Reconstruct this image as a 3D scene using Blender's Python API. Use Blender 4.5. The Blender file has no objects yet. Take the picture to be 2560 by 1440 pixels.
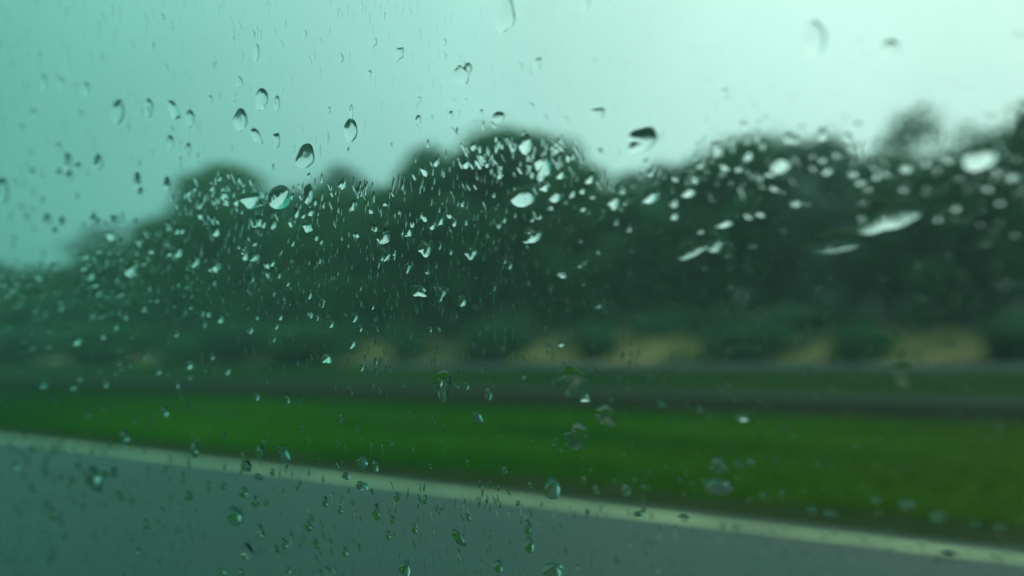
import bpy, bmesh, math, random
from mathutils import Vector, Matrix, noise
R = math.radians
C = bpy.context.scene.collection
sc = bpy.context.scene

# ------------------------------------------------------------------ camera
FPX = 2009.0                      # focal length in pixels of the 2560 px photograph
YAW = 35.4; PITCH = 5.35
cam_d = bpy.data.cameras.new('camera'); cam = bpy.data.objects.new('camera', cam_d); C.objects.link(cam)
sc.camera = cam
cam.location = (0, 0, 1.25)
cam.rotation_euler = (R(90 + PITCH), 0, R(YAW))
cam_d.sensor_width = 36; cam_d.lens = 36 * FPX / 2560
cam_d.clip_start = 0.005; cam_d.clip_end = 3000
cam_d.dof.use_dof = True
cam_d.dof.focus_distance = 0.137
cam_d.dof.aperture_fstop = 10.6    # phone lens: about 3 mm of glass
cam_d.dof.aperture_ratio = 0.68

# ------------------------------------------------------------------ sky, sun, exposure
SUN_EL, SUN_AZ = 50, 110           # azimuth in degrees from +Y towards +X
sd = Vector((math.sin(R(SUN_AZ)) * math.cos(R(SUN_EL)), math.cos(R(SUN_AZ)) * math.cos(R(SUN_EL)), math.sin(R(SUN_EL))))
world = bpy.data.worlds.new('World'); sc.world = world; world.use_nodes = True
nt = world.node_tree; nt.nodes.clear()
def wn(t, **k):
    n = nt.nodes.new(t)
    for a, b in k.items(): setattr(n, a, b)
    return n
out = wn('ShaderNodeOutputWorld'); bg = wn('ShaderNodeBackground'); bg.inputs['Strength'].default_value = 0.1
sky = wn('ShaderNodeTexSky', sky_type='NISHITA', sun_disc=False)
sky.sun_elevation = R(SUN_EL); sky.sun_rotation = R(SUN_AZ); sky.dust_density = 4
tc = wn('ShaderNodeTexCoord')
# overcast deck: soft cloud cover, brighter towards the veiled sun
BR = Vector((0.30, 0.60, 0.90)).normalized()
dt = wn('ShaderNodeVectorMath', operation='DOT_PRODUCT'); dt.inputs[1].default_value = BR
nt.links.new(tc.outputs['Generated'], dt.inputs[0])
mr = wn('ShaderNodeMapRange'); mr.inputs[1].default_value = 0.0; mr.inputs[2].default_value = 1.0
mr.inputs[3].default_value = 3.4; mr.inputs[4].default_value = 13.0
nt.links.new(dt.outputs['Value'], mr.inputs[0])
ns = wn('ShaderNodeTexNoise'); ns.inputs['Scale'].default_value = 2.2; ns.inputs['Detail'].default_value = 4
nt.links.new(tc.outputs['Generated'], ns.inputs['Vector'])
mr2 = wn('ShaderNodeMapRange'); mr2.inputs[1].default_value = 0.2; mr2.inputs[2].default_value = 0.8
mr2.inputs[3].default_value = 0.87; mr2.inputs[4].default_value = 1.13
nt.links.new(ns.outputs['Fac'], mr2.inputs[0])
mu = wn('ShaderNodeMath', operation='MULTIPLY'); nt.links.new(mr.outputs[0], mu.inputs[0]); nt.links.new(mr2.outputs[0], mu.inputs[1])
cm_ = wn('ShaderNodeMix', data_type='RGBA'); cm_.inputs[6].default_value = (.96, .97, 1, 1); cm_.inputs[7].default_value = (1.75, 1.06, 1.06, 1)
nt.links.new(dt.outputs['Value'], cm_.inputs[0])
cc = wn('ShaderNodeVectorMath', operation='SCALE'); nt.links.new(cm_.outputs[2], cc.inputs[0])
nt.links.new(mu.outputs[0], cc.inputs['Scale'])
mix = wn('ShaderNodeMix', data_type='RGBA'); mix.inputs[0].default_value = 0.93
nt.links.new(sky.outputs[0], mix.inputs[6]); nt.links.new(cc.outputs[0], mix.inputs[7])
nt.links.new(mix.outputs[2], bg.inputs['Color']); nt.links.new(bg.outputs[0], out.inputs[0])
sl = bpy.data.lights.new('sun', 'SUN'); sl.energy = 1.5; sl.angle = R(30); sl.color = (1, 0.96, 0.9)
so = bpy.data.objects.new('sun', sl); C.objects.link(so)
so.rotation_euler = (-sd).to_track_quat('-Z', 'Y').to_euler()

sc.view_settings.view_transform = 'Standard'; sc.view_settings.look = 'None'
sc.view_settings.exposure = 0.0; sc.view_settings.gamma = 1; sc.view_settings.use_curve_mapping = False
sc.render.engine = 'CYCLES'
sc.cycles.use_denoising = True
sc.cycles.max_bounces = 10; sc.cycles.transmission_bounces = 8; sc.cycles.transparent_max_bounces = 24
sc.cycles.volume_bounces = 1; sc.cycles.diffuse_bounces = 5
sc.cycles.caustics_refractive = True; sc.cycles.caustics_reflective = False
sc.render.film_transparent = False

# ------------------------------------------------------------------ helpers
def mat(name, col, rough=0.8, col2=None, scale=1.0, bump=0.0, bscale=None, spec=0.3, detail=5, stretch=(1, 1, 1), lo=.35, hi=.65, rough2=None, dry=None):
    m = bpy.data.materials.new(name); m.use_nodes = True
    t = m.node_tree; b = t.nodes['Principled BSDF']
    b.inputs['Base Color'].default_value = (*col, 1); b.inputs['Roughness'].default_value = rough
    b.inputs['Specular IOR Level'].default_value = spec
    co = t.nodes.new('ShaderNodeTexCoord'); mp = t.nodes.new('ShaderNodeMapping'); mp.inputs['Scale'].default_value = stretch
    t.links.new(co.outputs['Object'], mp.inputs[0])
    if col2:
        n = t.nodes.new('ShaderNodeTexNoise'); n.inputs['Scale'].default_value = scale; n.inputs['Detail'].default_value = detail
        t.links.new(mp.outputs[0], n.inputs['Vector'])
        r = t.nodes.new('ShaderNodeMapRange'); r.inputs[1].default_value = lo; r.inputs[2].default_value = hi
        t.links.new(n.outputs['Fac'], r.inputs[0])
        x = t.nodes.new('ShaderNodeMix'); x.data_type = 'RGBA'
        x.inputs[6].default_value = (*col, 1); x.inputs[7].default_value = (*col2, 1)
        t.links.new(r.outputs[0], x.inputs[0]); t.links.new(x.outputs[2], b.inputs['Base Color'])
        if dry:      # worn, drier turf towards one end and duller turf towards the other, with a ragged transition
            sx_ = t.nodes.new('ShaderNodeSeparateXYZ'); t.links.new(co.outputs['Object'], sx_.inputs[0])
            n3 = t.nodes.new('ShaderNodeTexNoise'); n3.inputs['Scale'].default_value = .25; n3.inputs['Detail'].default_value = 6; t.links.new(co.outputs['Object'], n3.inputs['Vector'])
            last = x.outputs[2]
            for (lo_, hi_, c_) in dry:
                ad = t.nodes.new('ShaderNodeMath'); ad.operation = 'MULTIPLY_ADD'; ad.inputs[1].default_value = 6 * (1 if hi_ > lo_ else 3); t.links.new(n3.outputs['Fac'], ad.inputs[0]); t.links.new(sx_.outputs[0], ad.inputs[2])
                q = t.nodes.new('ShaderNodeMapRange'); q.inputs[1].default_value = lo_; q.inputs[2].default_value = hi_; t.links.new(ad.outputs[0], q.inputs[0])
                y = t.nodes.new('ShaderNodeMix'); y.data_type = 'RGBA'; y.inputs[7].default_value = (*c_, 1); t.links.new(q.outputs[0], y.inputs[0]); t.links.new(last, y.inputs[6]); last = y.outputs[2]
            t.links.new(last, b.inputs['Base Color'])
        if rough2 is not None:
            y = t.nodes.new('ShaderNodeMapRange'); y.inputs[3].default_value = rough; y.inputs[4].default_value = rough2
            t.links.new(r.outputs[0], y.inputs[0]); t.links.new(y.outputs[0], b.inputs['Roughness'])
    if bump:
        n2 = t.nodes.new('ShaderNodeTexNoise'); n2.inputs['Scale'].default_value = bscale or scale * 8; n2.inputs['Detail'].default_value = 6
        t.links.new(mp.outputs[0], n2.inputs['Vector'])
        bp = t.nodes.new('ShaderNodeBump'); bp.inputs['Strength'].default_value = bump; bp.inputs['Distance'].default_value = 0.02
        t.links.new(n2.outputs['Fac'], bp.inputs['Height']); t.links.new(bp.outputs[0], b.inputs['Normal'])
    return m

DRY = [(-4.0, 6.5, (.036, .056, .003)), (-8.0, -34.0, (.010, .032, .010))]
M = {
 'asphalt': mat('wet_asphalt', (.016, .050, .040), .62, (.008, .030, .024), .7, .35, 90, .4, rough2=.33, stretch=(.35, 1.6, 1)),
 'old': mat('old_asphalt', (.011, .023, .017), .85, (.007, .015, .011), .5, .3, 60, .25),
 'paint':   mat('road_paint', (.60, .62, .32), .6, (.22, .24, .13), 2.2, .2, 60, .4, stretch=(.6, 3, 1)),
 'gravel':  mat('wet_verge', (.030, .034, .012), .9, (.012, .028, .006), 1.5, .6, 40, .06),
 'grass':   mat('grass_ground', (.003, .040, .001), .9, (.026, .086, .001), .16, .5, 12, .03, stretch=(.5, 1.6, 1), dry=DRY),
 'grass2':  mat('dry_grass', (.018, .044, .005), .95, (.007, .030, .005), .16, .5, 12, .02, stretch=(.4, 2, 1)),
 'soil':    mat('dark_soil', (.017, .022, .010), .95, (.008, .015, .006), .8, .5, 20, .03),
 'ochre':   mat('ochre_earth', (.21, .15, .062), .95, (.045, .06, .02), .34, .6, 3, .1, stretch=(1, .6, 1), lo=.44, hi=.58),
 'leafA':   mat('leaf_dark', (.004, .090, .032), .38, (.018, .150, .050), .25, 0, None, .35),
 'leafB':   mat('leaf_green', (.008, .100, .022), .38, (.030, .165, .032), .25, 0, None, .35),
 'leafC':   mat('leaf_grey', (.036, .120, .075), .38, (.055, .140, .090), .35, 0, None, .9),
 'bark':    mat('bark', (.07, .055, .040), .95, (.035, .028, .022), 4, .5, 20, .15, stretch=(1, 1, .3)),
 'steel':   mat('galvanised_steel', (.20, .22, .23), .6, (.12, .13, .14), 2, 0, None, .5),
 'rubber':  mat('rubber', (.02, .02, .02), .6, (.03, .03, .03), 60, .1, 200, .3),
}
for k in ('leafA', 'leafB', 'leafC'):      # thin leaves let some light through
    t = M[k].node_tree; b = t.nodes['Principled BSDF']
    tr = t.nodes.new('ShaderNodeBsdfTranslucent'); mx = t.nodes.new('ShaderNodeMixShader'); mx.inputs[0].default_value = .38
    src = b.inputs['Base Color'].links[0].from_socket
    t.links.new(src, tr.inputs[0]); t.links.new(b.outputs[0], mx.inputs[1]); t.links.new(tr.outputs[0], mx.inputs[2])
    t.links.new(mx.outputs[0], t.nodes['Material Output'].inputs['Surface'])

def obj(name, me, m=None, parent=None):
    o = bpy.data.objects.new(name, me); C.objects.link(o)
    if m is not None and not me.materials: me.materials.append(m)
    if parent: o.parent = parent
    return o
def mesh(name, v, f, smooth=False):
    me = bpy.data.meshes.new(name); me.from_pydata(v, [], f); me.update()
    if smooth: me.polygons.foreach_set('use_smooth', [True] * len(me.polygons))
    return me
def empty(name, loc):
    o = bpy.data.objects.new(name, None); C.objects.link(o); o.location = loc; return o
def tag(o, label=None, cat=None, group=None, kind=None):
    if label: o['label'] = label
    if cat: o['category'] = cat
    if group: o['group'] = group
    if kind: o['kind'] = kind
    return o

CAM = Vector(cam.location)
ROT = cam.rotation_euler.to_matrix()
def ray(px, py): return (ROT @ Vector(((px - 1280) / FPX, -(py - 720) / FPX, -1))).normalized()
def on_Y(px, Y):                       # ground-plan x where the sight line through column px crosses lateral distance Y
    d = ray(px, 905); return CAM.x + d.x * (Y - CAM.y) / d.y

# ------------------------------------------------------------------ terrain
PROF = [(-400, 1.0), (-60, 0), (-9, -.1), (-5.2, 0), (6.75, 0), (7.6, -.10), (9, -.06), (14, 0.0), (19.3, .02), (20.6, -.06), (24, -.08), (26.0, .0),
        (34.2, .06), (36, .10), (44, .62), (48, .92), (52, 1.15), (54, 1.5), (57, 3.2), (61, 4.6), (70, 5.0), (120, 6), (400, 9), (1500, 12)]
def gz(Y):
    for (a, za), (b, zb) in zip(PROF, PROF[1:]):
        if a <= Y <= b: return za + (zb - za) * (Y - a) / (b - a)
    return PROF[-1][1]
def strip(name, Y0, Y1, m, lift, X0=-1500, X1=1200, wob=0.0, kind='structure', seed=0, thick=0):
    xs = []; x = X0
    while x < X1:
        xs.append(x); x += 1.0 if (wob and -120 < x < 30) else (8 if -300 < x < 100 else 60)
    xs.append(X1)
    ys = sorted({Y0, Y1} | {p[0] for p in PROF if Y0 < p[0] < Y1})
    v = []; f = []
    for x in xs:
        for j, y in enumerate(ys):
            yy = y
            if wob and j in (0, len(ys) - 1):
                yy += wob * noise.noise(Vector((x * .5, y, seed))) + wob * .5 * noise.noise(Vector((x * 2, y, seed)))
            v.append((x, yy, gz(yy) + lift))
    n = len(ys)
    for i in range(len(xs) - 1):
        for j in range(n - 1):
            f.append((i * n + j, (i + 1) * n + j, (i + 1) * n + j + 1, i * n + j + 1))
    o = obj(name, mesh(name, v, f), m); o['kind'] = kind
    return o
strip('ground', -400, 1500, M['grass'], 0)
strip('road', -5.2, 6.45, M['asphalt'], .008)
strip('road_edge_line', 6.05, 6.22, M['paint'], .012)
strip('gravel_verge', 6.40, 8.0, M['gravel'], .004, wob=.35, seed=3)
strip('ditch', 19.2, 28.6, M['soil'], .006, wob=.5, seed=5)
strip('far_road', 28.5, 33.0, M['old'], .012)
strip('rough_grass', 33.4, 52.5, M['grass2'], .006, wob=.5, seed=8)
# the cut bank behind: bare ochre earth with an uneven face
v = []; f = []
xs = [-600 + i * 1.5 for i in range(500)]; rows = [(52.3, 0), (53, .1), (54, .4), (55, 1.0), (56, 1.8), (57, 2.6), (58.2, 3.2), (60, 3.6), (62, 3.8)]
for x in xs:
    for j, (y, h) in enumerate(rows):
        q = noise.noise(Vector((x * .12, j * .6, 2))); q2 = noise.noise(Vector((x * .5, j * .9, 7)))
        v.append((x, y + q * 1.0 + q2 * .3, 1.10 + h * .78 * (1 + .25 * q) + q2 * .15 + (.05 if j == 0 else .3)))
n = len(rows)
for i in range(len(xs) - 1):
    for j in range(n - 1): f.append((i * n + j, (i + 1) * n + j, (i + 1) * n + j + 1, i * n + j + 1))
o = obj('earth_bank', mesh('earth_bank', v, f, True), M['ochre']); o['kind'] = 'structure'

# short blades along the median and verge
rng = random.Random(11)
v = []; f = []
for i in range(26000):
    Y = 7.6 + (rng.random() ** 1.3) * 11.6; X = -75 * rng.random() ** 1.5 + 6
    h = rng.uniform(.04, .11) * (1 + .6 * noise.noise(Vector((X * .4, Y * .4, 0)))); a = rng.uniform(0, 6.28); w = .012
    z = gz(Y); n0 = len(v); lx, ly = rng.uniform(-.04, .04), rng.uniform(-.04, .04)
    v += [(X - w * math.cos(a), Y - w * math.sin(a), z), (X + w * math.cos(a), Y + w * math.sin(a), z), (X + lx, Y + ly, z + h)]
    f.append((n0, n0 + 1, n0 + 2))
tag(obj('grass', mesh('grass', v, f), mat('grass_blades', (.003, .042, .001), .8, (.028, .088, .001), .16, 0, None, .04, stretch=(.5, 1.6, 1), dry=DRY)),
    'short wet green grass on the strip beside the road', 'grass', kind='stuff')

# ------------------------------------------------------------------ guard rail before the bank
def guard_rail(X0, X1, Y):
    root = empty('guard_rail', (X0, Y, gz(Y)))
    prof = [(-.0, .46), (-.05, .50), (-.05, .55), (0, .60), (0, .64), (-.05, .69), (-.05, .74), (0, .78)]
    v = []; f = []; L = X1 - X0; n = int(L / 4); k = len(prof)
    for i in range(n + 1):
        for s in (0, .012):
            for (y, z) in prof: v.append((L * i / n, y + s, z))
    for i in range(n):
        a = i * 2 * k; b = a + 2 * k
        for j in range(k - 1):
            f.append((a + j, b + j, b + j + 1, a + j + 1)); f.append((a + k + j + 1, b + k + j + 1, b + k + j, a + k + j))
        f.append((a, a + k, b + k, b)); f.append((a + k - 1, b + k - 1, b + 2 * k - 1, a + 2 * k - 1))
    obj('rail', mesh('rail', v, f), M['steel'], root)
    bm = bmesh.new(); bmesh.ops.create_cube(bm, size=1)
    for q in bm.verts: q.co = Vector((q.co.x * .06, q.co.y * .12 + .085, q.co.z * 1.0 + .30))
    bmesh.ops.bevel(bm, geom=bm.edges[:], offset=.008, segments=1, affect='EDGES')
    pm = bpy.data.meshes.new('post'); bm.to_mesh(pm); pm.materials.append(M['steel'])
    x = 1.0; c = 0
    while x < L and c < 98:
        p = obj('post', pm, None, root); p.location = (x, 0, 0); x += 4 if c < 200 else 8; c += 1
    return root
tag(guard_rail(on_Y(900, 41.0), 60, 41.0), 'low grey steel guard rail running along the foot of the ochre bank', 'guard rail')

# ------------------------------------------------------------------ trees
def blob_crown(seed, H, W, base, nclump, nleaf, leaf, shape='round'):
    """clumps of small leaf faces spread through the crown's volume; local origin at trunk foot, crown W wide, top at H"""
    r = random.Random(seed); v = []; f = []; cl = []
    for i in range(nclump):
        t = r.random() ** .8; z = base + (H - base) * t
        if shape == 'round': rad = W * .5 * math.sqrt(max(.03, 1 - (2 * t - .85) ** 2 / 1.4))
        elif shape == 'cone': rad = W * .5 * (1.05 - t) ** .8
        elif shape == 'umbrella': rad = W * .5 * (.35 + .65 * math.sin(math.pi * min(1, t * .95 + .15)) ** 1.0)
        else: rad = W * .5 * (.55 + .45 * math.sin(math.pi * t))
        a = r.uniform(0, 6.283); q = rad * math.sqrt(r.random()) * r.uniform(.8, 1.05)
        cl.append((q * math.cos(a), q * math.sin(a), z, r.uniform(.45, 1.25) * W * .115 + .25))
    cl = [(x, y, base + (z - base) * (H - c * .8 - base) / (H - base), c) for (x, y, z, c) in cl]
    for (cx, cy, cz, cr) in cl:
        for k in range(nleaf):
            u = Vector((r.gauss(0, 1), r.gauss(0, 1), r.gauss(0, 1))); u.normalize(); d = u * cr * (r.uniform(.75, 1.1) if r.random() < .8 else r.uniform(.3, 1.6))
            p = Vector((cx, cy, cz)) + Vector((d.x, d.y, d.z * .8))
            nrm = (u + .7 * Vector((r.uniform(-1, 1), r.uniform(-1, 1), r.uniform(-.4, 1)))).normalized()      # leaves face outwards
            a = nrm.cross(Vector((r.uniform(-1, 1), r.uniform(-1, 1), r.uniform(-1, 1)))).normalized(); b = nrm.cross(a).normalized() * leaf * r.uniform(.4, .75)
            a *= leaf * r.uniform(.6, 1.2)
            n0 = len(v); v += [tuple(p - a), tuple(p + b), tuple(p + a), tuple(p - b)]; f.append((n0, n0 + 1, n0 + 2, n0 + 3))
    return mesh('crown', v, f), cl
def limb(v, f, p0, p1, r0, r1, seg=7, n=4, bend=.3, r=random):
    p0 = Vector(p0); p1 = Vector(p1); off = Vector((r.uniform(-bend, bend), r.uniform(-bend, bend), 0)); base = len(v)
    for i in range(n + 1):
        t = i / n; c = p0.lerp(p1, t) + off * math.sin(math.pi * t); rr = r0 + (r1 - r0) * t
        d = (p1 - p0).normalized(); s = d.orthogonal().normalized(); q = d.cross(s)
        for k in range(seg):
            a = 6.2832 * k / seg; v.append(tuple(c + (s * math.cos(a) + q * math.sin(a)) * rr))
    for i in range(n):
        for k in range(seg):
            a = base + i * seg + k; b = base + i * seg + (k + 1) % seg
            f.append((a, b, b + seg, a + seg))
def trunk_mesh(seed, H, base, cl, rad):
    r = random.Random(seed + 99); v = []; f = []
    top = H * .8; limb(v, f, (0, 0, -.4), (r.uniform(-.3, .3), r.uniform(-.3, .3), top), rad, rad * .2, 9, 7, .35, r)
    for c in r.sample(cl, min(12, len(cl))):
        z0 = max(base * .6, c[2] * r.uniform(.45, .7)); limb(v, f, (0, 0, min(z0, top * .9)), c[:3], rad * .35, rad * .07, 5, 4, .2, r)
    return mesh('trunk', v, f, True)
PROTO = {}
def proto(kind):
    if kind in PROTO: return PROTO[kind]
    p = dict(broad=(1, 14, 13, 1.5, 130, 85, .36, 'round', .35), broad2=(2, 14, 12, 1.0, 120, 85, .36, 'col', .32), airy=(3, 14, 11, 4.5, 50, 46, .24, 'umbrella', .24),
             cone=(4, 14, 8, 1.2, 90, 60, .26, 'cone', .28), bush=(5, 4, 5.5, .1, 90, 80, .22, 'col', .10), bush2=(6, 3, 4.5, .1, 70, 80, .19, 'round', .08))[kind]
    cm, cl = blob_crown(*p[:8]); tm = trunk_mesh(p[0], p[1], p[3], cl, p[8]); tm.materials.append(M['bark'])
    PROTO[kind] = (cm, tm, p[1], p[2]); return PROTO[kind]
CR = {}
def tree(name, kind, px, Y, ytop, wpx, leafm, label, cat, group, dz=0, rz=0.):
    cm, tm, H0, W0 = proto(kind)
    X = on_Y(px, Y); zb = max(gz(Y), 0) + dz
    d = ray(px, ytop); t = (Y - CAM.y) / d.y; ztop = CAM.z + d.z * t
    depth = (Vector((X, Y, 1.25)) - CAM).dot(ROT @ Vector((0, 0, -1)))
    Hh = ztop - zb; W = wpx / FPX * depth
    root = empty(name, (X, Y, zb)); root.rotation_euler = (0, 0, rz)
    key = (kind, leafm)
    if key not in CR:
        c2 = cm.copy(); c2.materials.clear(); c2.materials.append(M[leafm]); CR[key] = c2
    s = (W / W0, W / W0, Hh / H0)
    for nm, me in (('crown', CR[key]), ('trunk', tm)):
        o = obj(nm, me, None, root); o.scale = s
    return tag(root, label, cat, group)
G1, G2, G3 = 'trees of the roadside belt', 'faint trees behind the belt', 'bushes on the earth bank'
# front belt: column, lateral distance, screen height of its top, width
FR = [
 (-60, 66, 655, 300, 'broad', 'leafA', 'hazy dark tree at the far left end of the belt, cut by the photo edge'),
 (110, 64, 668, 230, 'broad2', 'leafB', 'low hazy green tree second from the far left end of the belt'),
 (265, 66, 615, 230, 'broad', 'leafA', 'dark tree under the faint grey tree, left of the first round hump'),
 (385, 66, 540, 200, 'broad2', 'leafB', 'green tree on the left shoulder of the first big hump'),
 (550, 66, 412, 300, 'broad', 'leafB', 'round crowned tree forming the first big hump left of centre'),
 (665, 64, 480, 240, 'broad2', 'leafA', 'dark tree just right of the first big hump'),
 (840, 66, 470, 270, 'broad2', 'leafB', 'green tree under the pale small crown, left of the dip'),
 (975, 64, 462, 220, 'broad', 'leafA', 'dark tree in the dip left of the highest middle hump'),
 (1110, 64, 388, 320, 'broad2', 'leafA', 'dark tree on the left shoulder of the highest middle hump'),
 (1290, 65, 330, 540, 'broad', 'leafA', 'broad dark tree forming the high dome in the middle'),
 (1440, 62, 408, 260, 'broad2', 'leafB', 'green tree on the right shoulder of the middle dome'),
 (1560, 64, 462, 260, 'broad', 'leafA', 'dark tree in the dip right of the middle dome'),
 (1730, 62, 395, 260, 'broad2', 'leafA', 'dark upright tree right of the hazy dip'),
 (1890, 62, 335, 300, 'broad', 'leafA', 'dark domed tree with the large bright drops over its top'),
 (2065, 60, 330, 260, 'broad2', 'leafC', 'greyish tree with a small peak, right of the dark domed tree'),
 (2220, 62, 385, 300, 'broad', 'leafA', 'dark flat topped tree below the airy tall crown'),
 (2400, 59, 385, 300, 'broad2', 'leafA', 'dark tree behind the largest raindrop'),
 (2650, 58, 235, 330, 'broad', 'leafA', 'tall tree at the right edge of the photo'),
 (2790, 60, 300, 300, 'broad2', 'leafA', None),
]
rr = random.Random(4)
for (px, Y, yt, w, k, lm, lab) in FR:
    if lab is None: continue
    tree('tree', k, px, Y, yt, w, lm, lab, 'tree', G1, rz=rr.uniform(0, 6))
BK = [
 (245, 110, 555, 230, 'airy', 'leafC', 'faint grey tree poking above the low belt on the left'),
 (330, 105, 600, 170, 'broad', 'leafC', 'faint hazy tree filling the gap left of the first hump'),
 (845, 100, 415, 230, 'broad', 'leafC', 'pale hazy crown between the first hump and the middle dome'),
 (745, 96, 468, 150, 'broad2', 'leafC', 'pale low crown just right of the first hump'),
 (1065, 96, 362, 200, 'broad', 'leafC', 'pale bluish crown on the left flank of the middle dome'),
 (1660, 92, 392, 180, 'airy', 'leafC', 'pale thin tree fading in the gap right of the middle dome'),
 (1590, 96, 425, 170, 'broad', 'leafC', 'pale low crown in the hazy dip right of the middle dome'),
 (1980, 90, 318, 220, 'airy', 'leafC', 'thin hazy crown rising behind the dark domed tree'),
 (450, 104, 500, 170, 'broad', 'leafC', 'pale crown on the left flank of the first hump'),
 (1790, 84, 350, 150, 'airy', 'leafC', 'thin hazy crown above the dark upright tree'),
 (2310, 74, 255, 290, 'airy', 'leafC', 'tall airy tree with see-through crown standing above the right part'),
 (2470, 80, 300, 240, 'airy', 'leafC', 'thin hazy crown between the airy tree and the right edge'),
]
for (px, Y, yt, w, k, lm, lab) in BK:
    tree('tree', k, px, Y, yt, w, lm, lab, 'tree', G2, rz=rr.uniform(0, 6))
# shrubs that leave the ochre patches open between them: column, Y, top, width
BU = [
 (60, 55, 820, 330, 'bush', 'leafA', 'low dark bush at the left end of the bank foot'),
 (290, 55, 812, 300, 'bush', 'leafB', 'dark green bush left of the faintest ochre patch'),
 (470, 54.5, 846, 150, 'bush2', 'leafB', 'low bush before the faintest ochre patch'),
 (610, 55, 800, 230, 'bush', 'leafA', 'wide dark bush right of the faintest ochre patch'),
 (780, 54, 800, 260, 'bush2', 'leafB', 'green bush just left of the dull double ochre patch'),
 (1025, 54, 832, 90, 'bush2', 'leafB', 'small bush splitting the dull double ochre patch'),
 (1235, 54, 800, 160, 'bush', 'leafA', 'dark bush left of the brightest ochre patch'),
 (1495, 54, 806, 110, 'bush', 'leafA', 'narrow dark bush right of the brightest ochre patch'),
 (1865, 53, 800, 200, 'bush', 'leafA', 'dark bush left of the small bright ochre patch'),
 (2150, 53, 805, 140, 'bush', 'leafB', 'green bush right of the small bright ochre patch'),
 (2570, 52, 770, 200, 'bush', 'leafA', 'dark bush at the right edge beyond the last ochre patch'),
]
for (px, Y, yt, w, k, lm, lab) in BU:
    tree('bush', k, px, Y, yt, w, lm, lab, 'bush', G3, dz=-.1, rz=rr.uniform(0, 6))
# undergrowth along the bank top, one dark mass
v = []; f = []; r = random.Random(8)
for i in range(90000):
    X = r.uniform(-260, 45); Y = r.uniform(56.6, 66)
    hang = .42 + noise.noise(Vector((X * .22, 3.3, 1))) + .4 * noise.noise(Vector((X * .9, 1.3, 1)))
    if Y < 58.5 and r.random() > hang: continue
    h = 7.0 + 3.2 * noise.noise(Vector((X * .09, Y * .1, 4))) + 1.2 * noise.noise(Vector((X * .4, Y * .2, 9)))
    z = gz(max(Y, 58.5)) + (r.uniform(-1.0, max(.6, h)) if Y > 58.5 else r.uniform(-2.6 * hang, 1.5)); l = .42
    nrm = Vector((r.uniform(-.8, .8), r.uniform(-1.3, .2), r.uniform(.1, 1.2))).normalized(); a = nrm.cross(Vector((r.uniform(-1, 1), r.uniform(-1, 1), r.uniform(-1, 1)))).normalized(); b = nrm.cross(a).normalized() * l * .6; a *= l
    p = Vector((X, Y, z)); n0 = len(v); v += [tuple(p - a), tuple(p + b), tuple(p + a), tuple(p - b)]; f.append((n0, n0 + 1, n0 + 2, n0 + 3))
tag(obj('undergrowth', mesh('undergrowth', v, f), M['leafA']), 'dark tangled undergrowth below the trees on top of the bank', 'undergrowth', kind='stuff')

# ------------------------------------------------------------------ car window
TILT = R(9); G = 0.10
U = Vector((1, 0, 0)); V = Vector((0, -math.sin(TILT), math.cos(TILT))); W = Vector((0, math.cos(TILT), math.sin(TILT)))
P0 = CAM + Vector((0, G, 0))
B3 = Matrix((-U, V, W)).transposed()            # local x = -U, y = up the glass, z = outwards
gm = bpy.data.materials.new('tinted_glass'); gm.use_nodes = True
t = gm.node_tree; t.nodes.clear()
def gn(ty, **k):
    n = t.nodes.new(ty)
    for a, b in k.items(): setattr(n, a, b)
    return n
go = gn('ShaderNodeOutputMaterial'); geo = gn('ShaderNodeNewGeometry')
dp = gn('ShaderNodeVectorMath', operation='DOT_PRODUCT'); t.links.new(geo.outputs['Normal'], dp.inputs[0]); t.links.new(geo.outputs['Incoming'], dp.inputs[1])
sq = gn('ShaderNodeMath', operation='MULTIPLY'); t.links.new(dp.outputs['Value'], sq.inputs[0]); t.links.new(dp.outputs['Value'], sq.inputs[1])
NI = 1.22                                        # length of the way through the glass grows with the slant
a1 = gn('ShaderNodeMath', operation='MULTIPLY_ADD'); a1.inputs[1].default_value = 1 / NI**2; a1.inputs[2].default_value = 1 - 1 / NI**2
t.links.new(sq.outputs[0], a1.inputs[0])
ip = gn('ShaderNodeMath', operation='POWER'); ip.inputs[1].default_value = -.5; t.links.new(a1.outputs[0], ip.inputs[0])
TINT = (.43, 1.0, .85)
cb = gn('ShaderNodeCombineColor')
for i, c in enumerate(TINT):
    pw = gn('ShaderNodeMath', operation='POWER'); pw.inputs[0].default_value = min(.985, c) ** .5; t.links.new(ip.outputs[0], pw.inputs[1]); t.links.new(pw.outputs[0], cb.inputs[i])
tb = gn('ShaderNodeBsdfTransparent'); t.links.new(cb.outputs[0], tb.inputs[0])
gl = gn('ShaderNodeBsdfGlossy'); gl.inputs['Roughness'].default_value = 0.02
fr = gn('ShaderNodeFresnel'); fr.inputs['IOR'].default_value = 1.5
fm = gn('ShaderNodeMath', operation='MULTIPLY'); fm.inputs[1].default_value = .04; t.links.new(fr.outputs[0], fm.inputs[0])
ms = gn('ShaderNodeMixShader'); t.links.new(fm.outputs[0], ms.inputs[0]); t.links.new(tb.outputs[0], ms.inputs[1]); t.links.new(gl.outputs[0], ms.inputs[2])
t.links.new(ms.outputs[0], go.inputs['Surface'])
def slab(x0, x1, y0, y1, z0, z1, bev):
    bm = bmesh.new(); bmesh.ops.create_cube(bm, size=1)
    for q in bm.verts: q.co = Vector(((x0 + x1) / 2 + q.co.x * (x1 - x0), (y0 + y1) / 2 + q.co.y * (y1 - y0), (z0 + z1) / 2 + q.co.z * (z1 - z0)))
    if bev: bmesh.ops.bevel(bm, geom=bm.edges[:], offset=bev, segments=2, affect='EDGES')
    me = bpy.data.meshes.new('slab'); bm.to_mesh(me); return me
win = empty('car_window', P0); win.rotation_euler = B3.to_euler()
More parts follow.
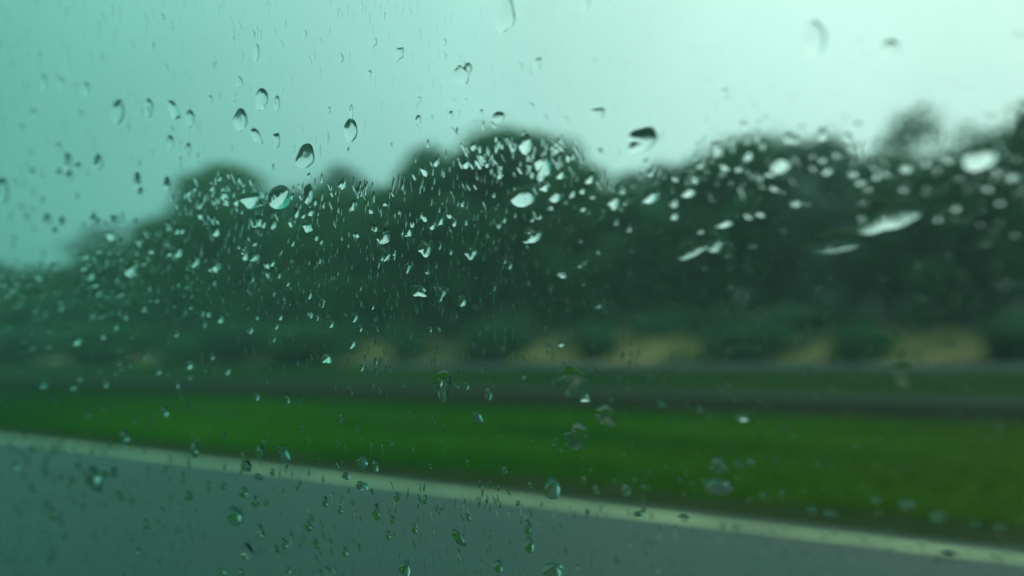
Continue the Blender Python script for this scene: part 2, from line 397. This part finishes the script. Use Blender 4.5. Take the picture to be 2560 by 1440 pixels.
obj('glass_pane', slab(-.32, .72, -.30, .30, -.0040, 0, .0008), gm, win)
bm = bmesh.new()
for (x0, x1, y0, y1) in ((-.335, .735, -.315, -.2975), (-.335, .735, .2975, .315), (-.335, -.3175, -.2975, .2975), (.7175, .735, -.2975, .2975)):
    g = bmesh.ops.create_cube(bm, size=1)
    for q in g['verts']: q.co = Vector(((x0 + x1) / 2 + q.co.x * (x1 - x0), (y0 + y1) / 2 + q.co.y * (y1 - y0), -.002 + q.co.z * .014))
me = bpy.data.meshes.new('rubber_seal'); bm.to_mesh(me); obj('rubber_seal', me, M['rubber'], win)
tag(win, 'rain-spotted green tinted car side window filling the whole view', 'car window')

# ------------------------------------------------------------------ raindrops on the outer face
wm = bpy.data.materials.new('rain_water'); wm.use_nodes = True
t = wm.node_tree; t.nodes.clear(); go = t.nodes.new('ShaderNodeOutputMaterial'); gg = t.nodes.new('ShaderNodeBsdfGlass')
gg.inputs['IOR'].default_value = 1.333; gg.inputs['Roughness'].default_value = 0.0
nz = t.nodes.new('ShaderNodeTexNoise'); nz.inputs['Scale'].default_value = 900; bp = t.nodes.new('ShaderNodeBump'); bp.inputs['Strength'].default_value = .02; bp.inputs['Distance'].default_value = .0002
t.links.new(nz.outputs['Fac'], bp.inputs['Height']); t.links.new(gg.outputs[0], go.inputs['Surface'])
def hit(px, py):                        # point of the glass's outer face seen at a pixel, as glass coordinates
    d = ray(px, py); tt = (P0 - CAM).dot(W) / d.dot(W); p = CAM + d * tt - P0
    return -p.dot(U), p.dot(V)
LIFT = .00004
def skyline(px):
    pts = [(0, 655), (200, 640), (330, 590), (430, 490), (540, 430), (700, 480), (850, 430), (960, 475), (1050, 385), (1300, 335), (1400, 350), (1530, 440), (1650, 430), (1830, 335), (2060, 315), (2340, 300), (2560, 250)]
    for (a, ya), (b, yb) in zip(pts, pts[1:]):
        if a <= px <= b: return ya + (yb - ya) * (px - a) / (b - a)
    return 400
def dome(a, b, kind, seed, seg, rings, slope, wedge=0.0, sx=.42, sy=.05):
    """closed drop: a, b half sizes along / up the glass; slope = steepness of its long side; (sx, sy) = how far the
    crest is shifted right / up to set where the drop looks bright or dark; wedge 0 = round back, 1 = straight flank"""
    r = random.Random(seed); ph = [r.uniform(0, 6.28) for _ in range(4)]
    am = dict(o=(.03, .03, .02, .01), t=(.05, .05, .03, .02), b=(.05, .05, .03, .05), v=(.05, .10, .10, .05), w=(.16, .12, .08, .08), s=(.02, .03, .02, .01))[kind]
    hmax = math.tan(slope) * min(a * (1 + sx), b * (1 + abs(sy))) * (.62 if wedge < .5 else .85)
    v = []; f = []; sl = .16 if kind in 'sb' else .10
    if kind == 'b' and r.random() < .35: sl = -.45
    def outl(th):
        rad = 1 + sum(am[k] * math.cos((k + 2) * th + ph[k]) for k in range(4)); c, s = math.cos(th), math.sin(th)
        if kind in 'b': rad *= (abs(c) ** 4 + abs(s) ** 4) ** (-1 / 4)
        x, y = c * rad, s * rad
        if kind == 'v': y -= .75 * math.exp(-((x + .1) / .32) ** 2) * max(0, s)
        if kind in 'to': x *= 1 - .16 * s
        return x, y
    Rr = 1 / math.sin(R(48)); z1 = math.sqrt(Rr * Rr - 1)
    for i in range(rings + 1):
        rho = math.cos(i / rings * math.pi / 2) if wedge < .5 else 1 - i / rings
        cap = (math.sqrt(max(0, Rr * Rr - rho * rho)) - z1) / (Rr - z1)
        hh = cap * (1 - wedge) + (1 - rho ** 1.25) * wedge
        ox, oy = -sx * (1 - rho), sy * (1 - rho)          # local -x points right; crest shift sets the drop's bright and dark flanks
        if i == rings: v.append((a * ox - sl * b * oy, b * oy, hmax)); break
        for k in range(seg):
            x, y = outl(6.28318 * k / seg); xx = x * rho + ox; yy = y * rho + oy
            v.append((a * xx - sl * b * yy, b * yy, hmax * hh))
    for i in range(rings - 1):
        for k in range(seg):
            k2 = (k + 1) % seg; f.append((i * seg + k, i * seg + k2, (i + 1) * seg + k2, (i + 1) * seg + k))
    top = len(v) - 1
    for k in range(seg): f.append(((rings - 1) * seg + k, (rings - 1) * seg + (k + 1) % seg, top))
    f.append(tuple(reversed(range(seg))))
    return v, f
def shape_for(px, py, kind, r, big):
    """slope, wedge, crest shift: shaped per backdrop so the drop refracts bright sky or dark trees"""
    if kind == 'w': return R(r.uniform(15, 19)), .25, 0.0, .35
    if py < skyline(min(max(px, 0), 2560)) - 25: return R(r.uniform(11, 21) + (9 if px > 1500 else 0)), 0.0, .62 if px < 1500 else .2, -.15
    if py < 1000: return R(r.uniform(30, 42)), (.75 if not big or r.random() < .5 else .3), r.uniform(-.1, .3), r.uniform(.35, .6)
    if px < 700: return R(r.uniform(20, 28)), .9, r.uniform(-.4, -.1), r.uniform(.2, .4)
    return R(r.uniform(38, 45)), 1.0, r.uniform(-.4, -.1) if px < 1000 else r.uniform(-.1, .1), r.uniform(.3, .5)
def drop_mesh(v, f, seg):
    me = bpy.data.meshes.new('raindrop'); me.from_pydata(v, [], f)
    me.polygons.foreach_set('use_smooth', [True] * len(me.polygons))
    bm = bmesh.new(); bm.from_mesh(me); bm.faces.ensure_lookup_table()
    base = bm.faces[len(bm.faces) - 1]; base.smooth = False
    for e in base.edges: e.smooth = False
    bm.to_mesh(me); bm.free(); me.materials.append(wm); return me
GROW = 1.1
def raindrop(px, py, w, h, kind, seed, label=None, group=None):
    x, y = hit(px, py); x1, _ = hit(px - w / 2, py); x2, _ = hit(px + w / 2, py); _, y1 = hit(px, py - h / 2); _, y2 = hit(px, py + h / 2)
    a = abs(x2 - x1) / 2 * GROW; b = abs(y2 - y1) / 2 * GROW
    if px > 1850 and py < 800: a *= .82; b *= .82
    if kind != 'w' and skyline(min(max(px, 0), 2560)) - 25 < py < 1000: a *= .80; b *= .86
    if py < skyline(min(max(px, 0), 2560)) - 25: a *= .85; b *= .88
    r = random.Random(seed * 7 + 1)
    big = max(a, b) > .0009
    seg, rings = (28, 9) if big else (16, 6)
    vv, ff = dome(a, b, kind, seed, seg, rings, *shape_for(px, py, kind, r, w * h > 900))
    o = obj('raindrop', drop_mesh(vv, ff, seg))
    o.location = P0 + B3 @ Vector((x, y, LIFT)); o.rotation_euler = B3.to_euler()
    o['label'] = label; o['category'] = 'raindrop'; o['group'] = group
    return o
NAMED = [
 (294,279,34,66,'t','large upright raindrop with dark right rim on the left part of the sky'),
 (600,299,36,62,'t','raindrop with the blackest right edge, over the sky above the first tree hump'),
 (653,247,34,58,'t','tall raindrop just above right of the one with the blackest edge'),
 (763,390,50,64,'t','wide raindrop with dark top in the sky above the largest smeared drop'),
 (876,325,38,60,'t','raindrop with a thin wisp of water above it, left of centre in the sky'),
 (5,475,30,72,'t','large raindrop cut by the left edge of the photo'),
 (1262,38,56,88,'t','tall raindrop at the top edge near the middle, dark on its right side'),
 (1155,182,50,62,'v','notched raindrop alone in the sky above the middle dome'),
 (2035,98,80,110,'t','large blurred raindrop with two dark spots near the top right'),
 (2225,120,60,55,'o','blurred roundish raindrop right of the large one near the top right'),
 (1606,350,76,60,'b','wide flat raindrop with a dark top above the hazy dip in the trees'),
 (1950,408,70,62,'o','bright bowl shaped raindrop over the dark domed tree on the right'),
 (2450,392,120,84,'t','largest bright raindrop, blurred, near the right edge'),
 (1357,412,46,80,'v','bright pointed raindrop with a deep notch on top of the middle dome'),
 (1307,490,66,60,'o','brightest slanted raindrop in the middle of the dark dome'),
 (1330,588,54,42,'v','bright raindrop with ragged top below the brightest slanted one'),
 (1313,360,38,50,'t','bright raindrop at the very top of the middle dome'),
 (1785,603,48,56,'t','bright curved raindrop over the dark trees right of centre'),
 (698,492,66,64,'o','right and brightest lobe of the smeared wide drop on the first hump'),
 (632,500,64,44,'b','dull left lobe of the smeared wide drop on the first hump'),
 (770,484,26,56,'t','upright raindrop just right of the smeared wide drop'),
 (326,672,34,48,'o','round white raindrop with a dark halo over the low trees on the left'),
 (958,590,36,42,'b','bright slanted raindrop left of the first V shaped one'),
 (1062,620,38,44,'v','bright V shaped raindrop between two bright ones over the trees'),
 (1177,630,36,36,'v','bright ragged raindrop right of the V shaped one'),
 (1045,727,42,32,'b','left one of a row of three bright raindrops low in the trees'),
 (1100,732,30,38,'v','middle one of a row of three bright raindrops low in the trees'),
 (1154,752,24,32,'o','right one of a row of three bright raindrops low in the trees'),
 (1625,490,38,36,'b','square bright raindrop alone right of the middle dome'),
 (1990,503,34,36,'o','small round bright raindrop under the bowl shaped one'),
 (2265,418,32,38,'o','bright blurred raindrop left of the largest one'),
 (817,897,30,26,'v','lowest bright raindrop left of the dull double ochre patch'),
 (878,858,22,26,'b','small white raindrop at the upper left corner of the dull double ochre patch'),
 (1435,950,64,60,'w','flat clear raindrop below the brightest ochre patch'),
 (1457,994,34,20,'b','bright curved glint of water under the flat clear drop'),
 (1440,1092,50,54,'w','ragged clear raindrop over the bright grass in the middle'),
 (1515,1040,50,44,'w','faint angular raindrop on the upper edge of the bright grass'),
 (1797,1163,34,40,'t','pale slanted raindrop over the grass, upper one of the pair'),
 (1795,1217,60,38,'o','wide pale raindrop over the grass, lower one of the pair'),
 (1105,962,44,60,'w','clear raindrop with a dark slanted side above the grass, left of centre'),
 (1380,1220,34,50,'t','slanted raindrop touching the pale road line in the middle'),
 (233,1195,38,56,'o','largest dark raindrop over the road surface at the left'),
 (587,1290,34,48,'o','dark round raindrop over the road, right below the pale line'),
 (617,1378,28,38,'o','dark raindrop near the bottom, below the dark round one'),
 (2345,1293,32,28,'o','pale blurred raindrop above the road line near the right edge'),
 (2265,1262,28,28,'o','pale blurred raindrop left of its twin above the road line'),
 (1870,385,28,46,'t','bright upright raindrop left of the bowl shaped one'),
 (2055,335,28,44,'t','bright upright raindrop on the small peak right of the bowl shaped one'),
 (2210,538,165,105,'w','widest flat water smear over the dark trees at the right'),
 (2080,606,175,56,'w','long low water smear below the widest one'),
 (1722,625,70,38,'w','flat water smear left of the bright curved drop'),
 (1100,955,14,26,'s','thin dark streak beside the clear drop above the grass'),
 (2255,935,40,56,'w','clear blurred raindrop beneath the last ochre patch'),
]
SMALL = """371,269,22,52 433,275,22,52 474,296,24,46 692,259,14,42 640,340,22,42 690,352,20,38 109,208,15,46 153,212,11,42 186,222,10,32 215,225,15,42
640,131,16,48 425,356,18,42 470,370,13,30 170,406,19,52 148,433,13,26 173,440,17,36 195,417,14,28 245,406,24,44 81,433,9,30 343,453,18,50 417,460,18,40 84,285,11,28 54,322,9,26
97,148,6,58 151,104,5,36 381,121,7,32 60,218,5,36 33,262,6,40 208,80,5,32 282,97,5,34 329,183,6,26 433,195,6,26 553,7,5,28 87,5,5,22 583,87,5,30 642,80,6,34 15,121,6,26 27,128,5,32 144,191,5,24 299,27,4,30 319,242,6,28
878,280,10,40 997,135,24,32 1245,292,36,28 1492,285,38,32 1343,160,22,30 1045,298,16,22 598,205,18,26 2545,95,34,44 935,105,14,22 850,145,18,26 1465,12,20,22 1110,105,12,20
1387,490,30,36 1360,466,24,28 1473,445,22,30 1455,475,14,24 1400,435,20,26 1430,482,14,26 1535,505,30,38 1540,550,12,30 1572,568,12,28 1720,480,34,28 1685,538,18,24 1685,505,20,30 1792,370,26,42 1737,445,14,30 1810,558,40,22 1970,345,20,36 2068,425,30,30 2530,440,26,32 1870,540,20,22 1900,535,20,22 2130,430,22,26 2090,385,12,30 2150,455,26,24 2190,440,20,28 2470,470,22,24 2390,520,20,26 2345,545,20,26 2500,505,20,22 1935,470,20,24
1500,380,12,24 1420,395,12,24 1330,545,12,20 1250,420,14,26 1205,395,12,24 1165,410,18,28 1195,410,11,28 1090,405,12,26 1060,430,14,26 1020,580,20,26 1018,668,20,30 965,640,22,26 945,660,9,28 985,640,8,22 1100,550,18,26 1135,555,12,26 1080,565,16,20 1060,545,12,22 1030,560,14,20 1273,663,14,20 1403,685,20,22 1458,655,12,22 1505,735,10,14 1810,783,13,24 2293,662,13,22 2065,750,14,20
768,568,22,28 777,530,18,22 740,530,15,32 645,553,22,32 683,560,18,28 540,578,18,30 725,560,8,20 455,575,12,22 880,513,14,30 857,460,16,30 275,590,18,28 445,628,20,32 488,652,25,34 540,665,25,34 610,640,14,25 635,642,28,24 680,657,14,20 225,688,18,30 215,640,12,25 98,693,14,22 137,577,10,26 550,796,17,25 625,822,17,25 773,735,12,28 805,755,16,26 885,793,18,24 827,810,14,20 775,785,12,22 792,793,10,18 902,918,14,22 192,852,20,24 255,840,10,20 313,790,10,20 122,825,6,20 473,912,17,25 568,927,13,25 440,835,11,17 700,792,12,18 690,815,10,18 900,820,12,18 1075,823,10,16 1095,823,10,18 296,905,8,22 395,928,12,20 134,907,7,18 106,962,12,22 263,958,12,24 442,962,10,22 640,990,15,26 220,1037,8,20 411,1030,16,26 311,1095,20,40 120,865,8,16 590,505,14,24 560,490,18,26 530,470,12,20 500,540,12,20 420,565,10,24 350,480,14,24 285,550,14,28 233,545,14,24 155,555,12,30 118,548,18,34
38,1165,14,24 112,1180,12,24 283,1180,14,28 300,1240,14,22 328,1250,10,16 485,1125,16,40 650,1135,18,35 710,1135,20,36 615,1165,22,24 645,1192,18,16 470,1240,18,22 610,1232,20,28 637,1255,16,28 665,1257,12,16 520,1215,10,26 557,1215,10,20 650,1330,16,36 727,1345,8,32 710,1360,16,24 365,1310,14,24 770,1315,14,28 790,1360,12,24 850,1275,12,20 812,1255,14,26 940,1280,18,40 980,1300,10,20 970,1338,12,22 862,1380,14,22 1145,1345,22,36 1146,1388,9,28 1322,1362,20,40 1318,1318,20,34 1035,1322,12,24 1170,1293,10,18 1010,1420,26,36 1245,1415,20,30 1380,1425,42,34 865,1190,18,18 905,1215,26,20 938,1165,14,30 905,1155,24,30 130,1285,20,34 155,1310,8,18 160,1340,10,18 103,1335,10,22 120,1340,10,20 233,1345,7,28 38,1275,10,20 80,1220,12,22 115,1260,10,18 132,1385,12,20 215,1395,9,20 70,1400,9,18 285,1395,7,18 345,1380,12,24 395,1410,10,18 555,1430,16,20 600,1430,16,20 815,1425,7,22 835,1425,7,22 720,1425,12,18 800,1390,7,20
1140,965,10,20 1220,985,20,36 1165,965,14,22 1193,1045,20,24 1845,1160,18,20 1875,1155,14,18 1565,1225,18,30 1490,1225,12,26 1910,1242,15,24 1955,1240,10,30 2030,1275,20,20 2190,1250,20,20 2075,1285,22,18 2440,1310,18,18 2500,1320,22,20 1625,940,18,40 1855,1045,26,18 1650,1010,20,24 1750,1025,12,20 1595,1285,20,16 1710,1290,24,18 2370,1385,42,24 1370,866,14,16 1402,860,18,16 2000,855,20,20 1262,1175,10,20"""
smalls = [tuple(map(float, q.split(','))) for q in SMALL.split()]
def region(px, py):
    s = skyline(px); side = 'left' if px < 850 else ('middle' if px < 1700 else 'right'); line = 1090 + .117 * px
    if py < s: return 'the pale sky', side
    if py < 800: return 'the dark trees', side
    if py < 985 + .035 * px - 15: return 'the ochre bank', side
    if py < line - 15: return 'the green grass', side
    if py < line + 35: return 'the pale road line', side
    return 'the grey road surface', side
sd_ = 1
for (px, py, w, h, k, lab) in NAMED:
    raindrop(px, py, w, h, k, sd_, lab, 'large raindrops and smears on the window'); sd_ += 1
rk = random.Random(21)
room = 300 - len(NAMED)
smalls = sorted(smalls, key=lambda q: -q[2] * q[3])
for i, (px, py, w, h) in enumerate(smalls[:room]):
    asp = h / w; reg, side = region(px, py)
    kind = 's' if asp > 2.6 else rk.choice(('b', 'b', 't', 'o', 'b', 'b', 'v') if reg == 'the dark trees' else ('t', 'o', 't', 'b'))
    wrd = 'thin streak-like' if asp > 2.6 else ('small upright' if asp > 1.6 else 'small compact')
    raindrop(px, py, w, h, kind, sd_, '%s raindrop over %s, %s third of window' % (wrd, reg, side), '%s raindrops over %s, %s third' % (wrd, reg, side)); sd_ += 1
# the finest spatter: hundreds more, one object
v = []; f = []; r = random.Random(5)
def add_tiny(px, py, w, h, kind, seed):
    x, y = hit(px, py); x1, _ = hit(px - w / 2, py); x2, _ = hit(px + w / 2, py); _, y1 = hit(px, py - h / 2); _, y2 = hit(px, py + h / 2)
    sh = shape_for(px, py, kind, r, False)
    vv, ff = dome(abs(x2 - x1) / 2, abs(y2 - y1) / 2, kind, seed, 10, 4, sh[0] * r.uniform(.5, .85), *sh[1:])
    n0 = len(v); v.extend([(q[0] + x, q[1] + y, q[2]) for q in vv]); f.extend([tuple(n0 + i for i in q) for q in ff])
for q in smalls[room:]: add_tiny(*q, 'b', int(q[0]))
cnt = 0
while cnt < 3800:
    px = r.uniform(-60, 2620); py = r.uniform(-40, 1480); s = skyline(min(max(px, 0), 2560))
    if py < s: dens = .16
    elif py < 800: dens = 1.0 if px < 1500 else .6
    elif py < 960: dens = .25
    else: dens = .14 if py < 1090 + .117 * px else .34
    dens *= .55 + .9 * max(0, .5 + noise.noise(Vector((px * .004, py * .004, 3))))
    if px > 1900: dens *= .7
    if r.random() > dens: continue
    w = r.uniform(2.6, 6); h = r.uniform(16, 34)
    if r.random() < .10: w = r.uniform(8, 13); h = r.uniform(14, 24)
    if px > 1800: w *= 1.35
    add_tiny(px, py, w, h, r.choice('sb'), cnt); cnt += 1
me = bpy.data.meshes.new('raindrop_spatter'); me.from_pydata(v, [], f); me.polygons.foreach_set('use_smooth', [len(p.vertices) <= 4 for p in me.polygons])
bm = bmesh.new(); bm.from_mesh(me)
for p in bm.faces:
    if len(p.verts) > 4:
        for e in p.edges: e.smooth = False
bm.to_mesh(me); bm.free()
o = obj('raindrop_spatter', me, wm); o.location = P0 + B3 @ Vector((0, 0, LIFT)); o.rotation_euler = B3.to_euler()
tag(o, 'fine spatter of tiny streaky raindrops all over the window', 'raindrops', kind='stuff')

# ------------------------------------------------------------------ rainy air
bm = bmesh.new(); bmesh.ops.create_cube(bm, size=1)
for q in bm.verts: q.co = Vector((q.co.x * 2900 - 150, q.co.y * 2100 + 560, -1.5 + (q.co.z + .5) * 36))
me = bpy.data.meshes.new('haze'); bm.to_mesh(me)
hz = bpy.data.materials.new('haze_air'); hz.use_nodes = True; t = hz.node_tree; t.nodes.clear()
ho = t.nodes.new('ShaderNodeOutputMaterial'); pv = t.nodes.new('ShaderNodeVolumePrincipled')
pv.inputs['Color'].default_value = (.74, .93, .93, 1); pv.inputs['Density'].default_value = .0012; pv.inputs['Anisotropy'].default_value = .2
t.links.new(pv.outputs[0], ho.inputs['Volume'])
o = obj('haze', me, hz); o['kind'] = 'stuff'; o['label'] = 'pale rainy haze in the air'; o['category'] = 'haze'
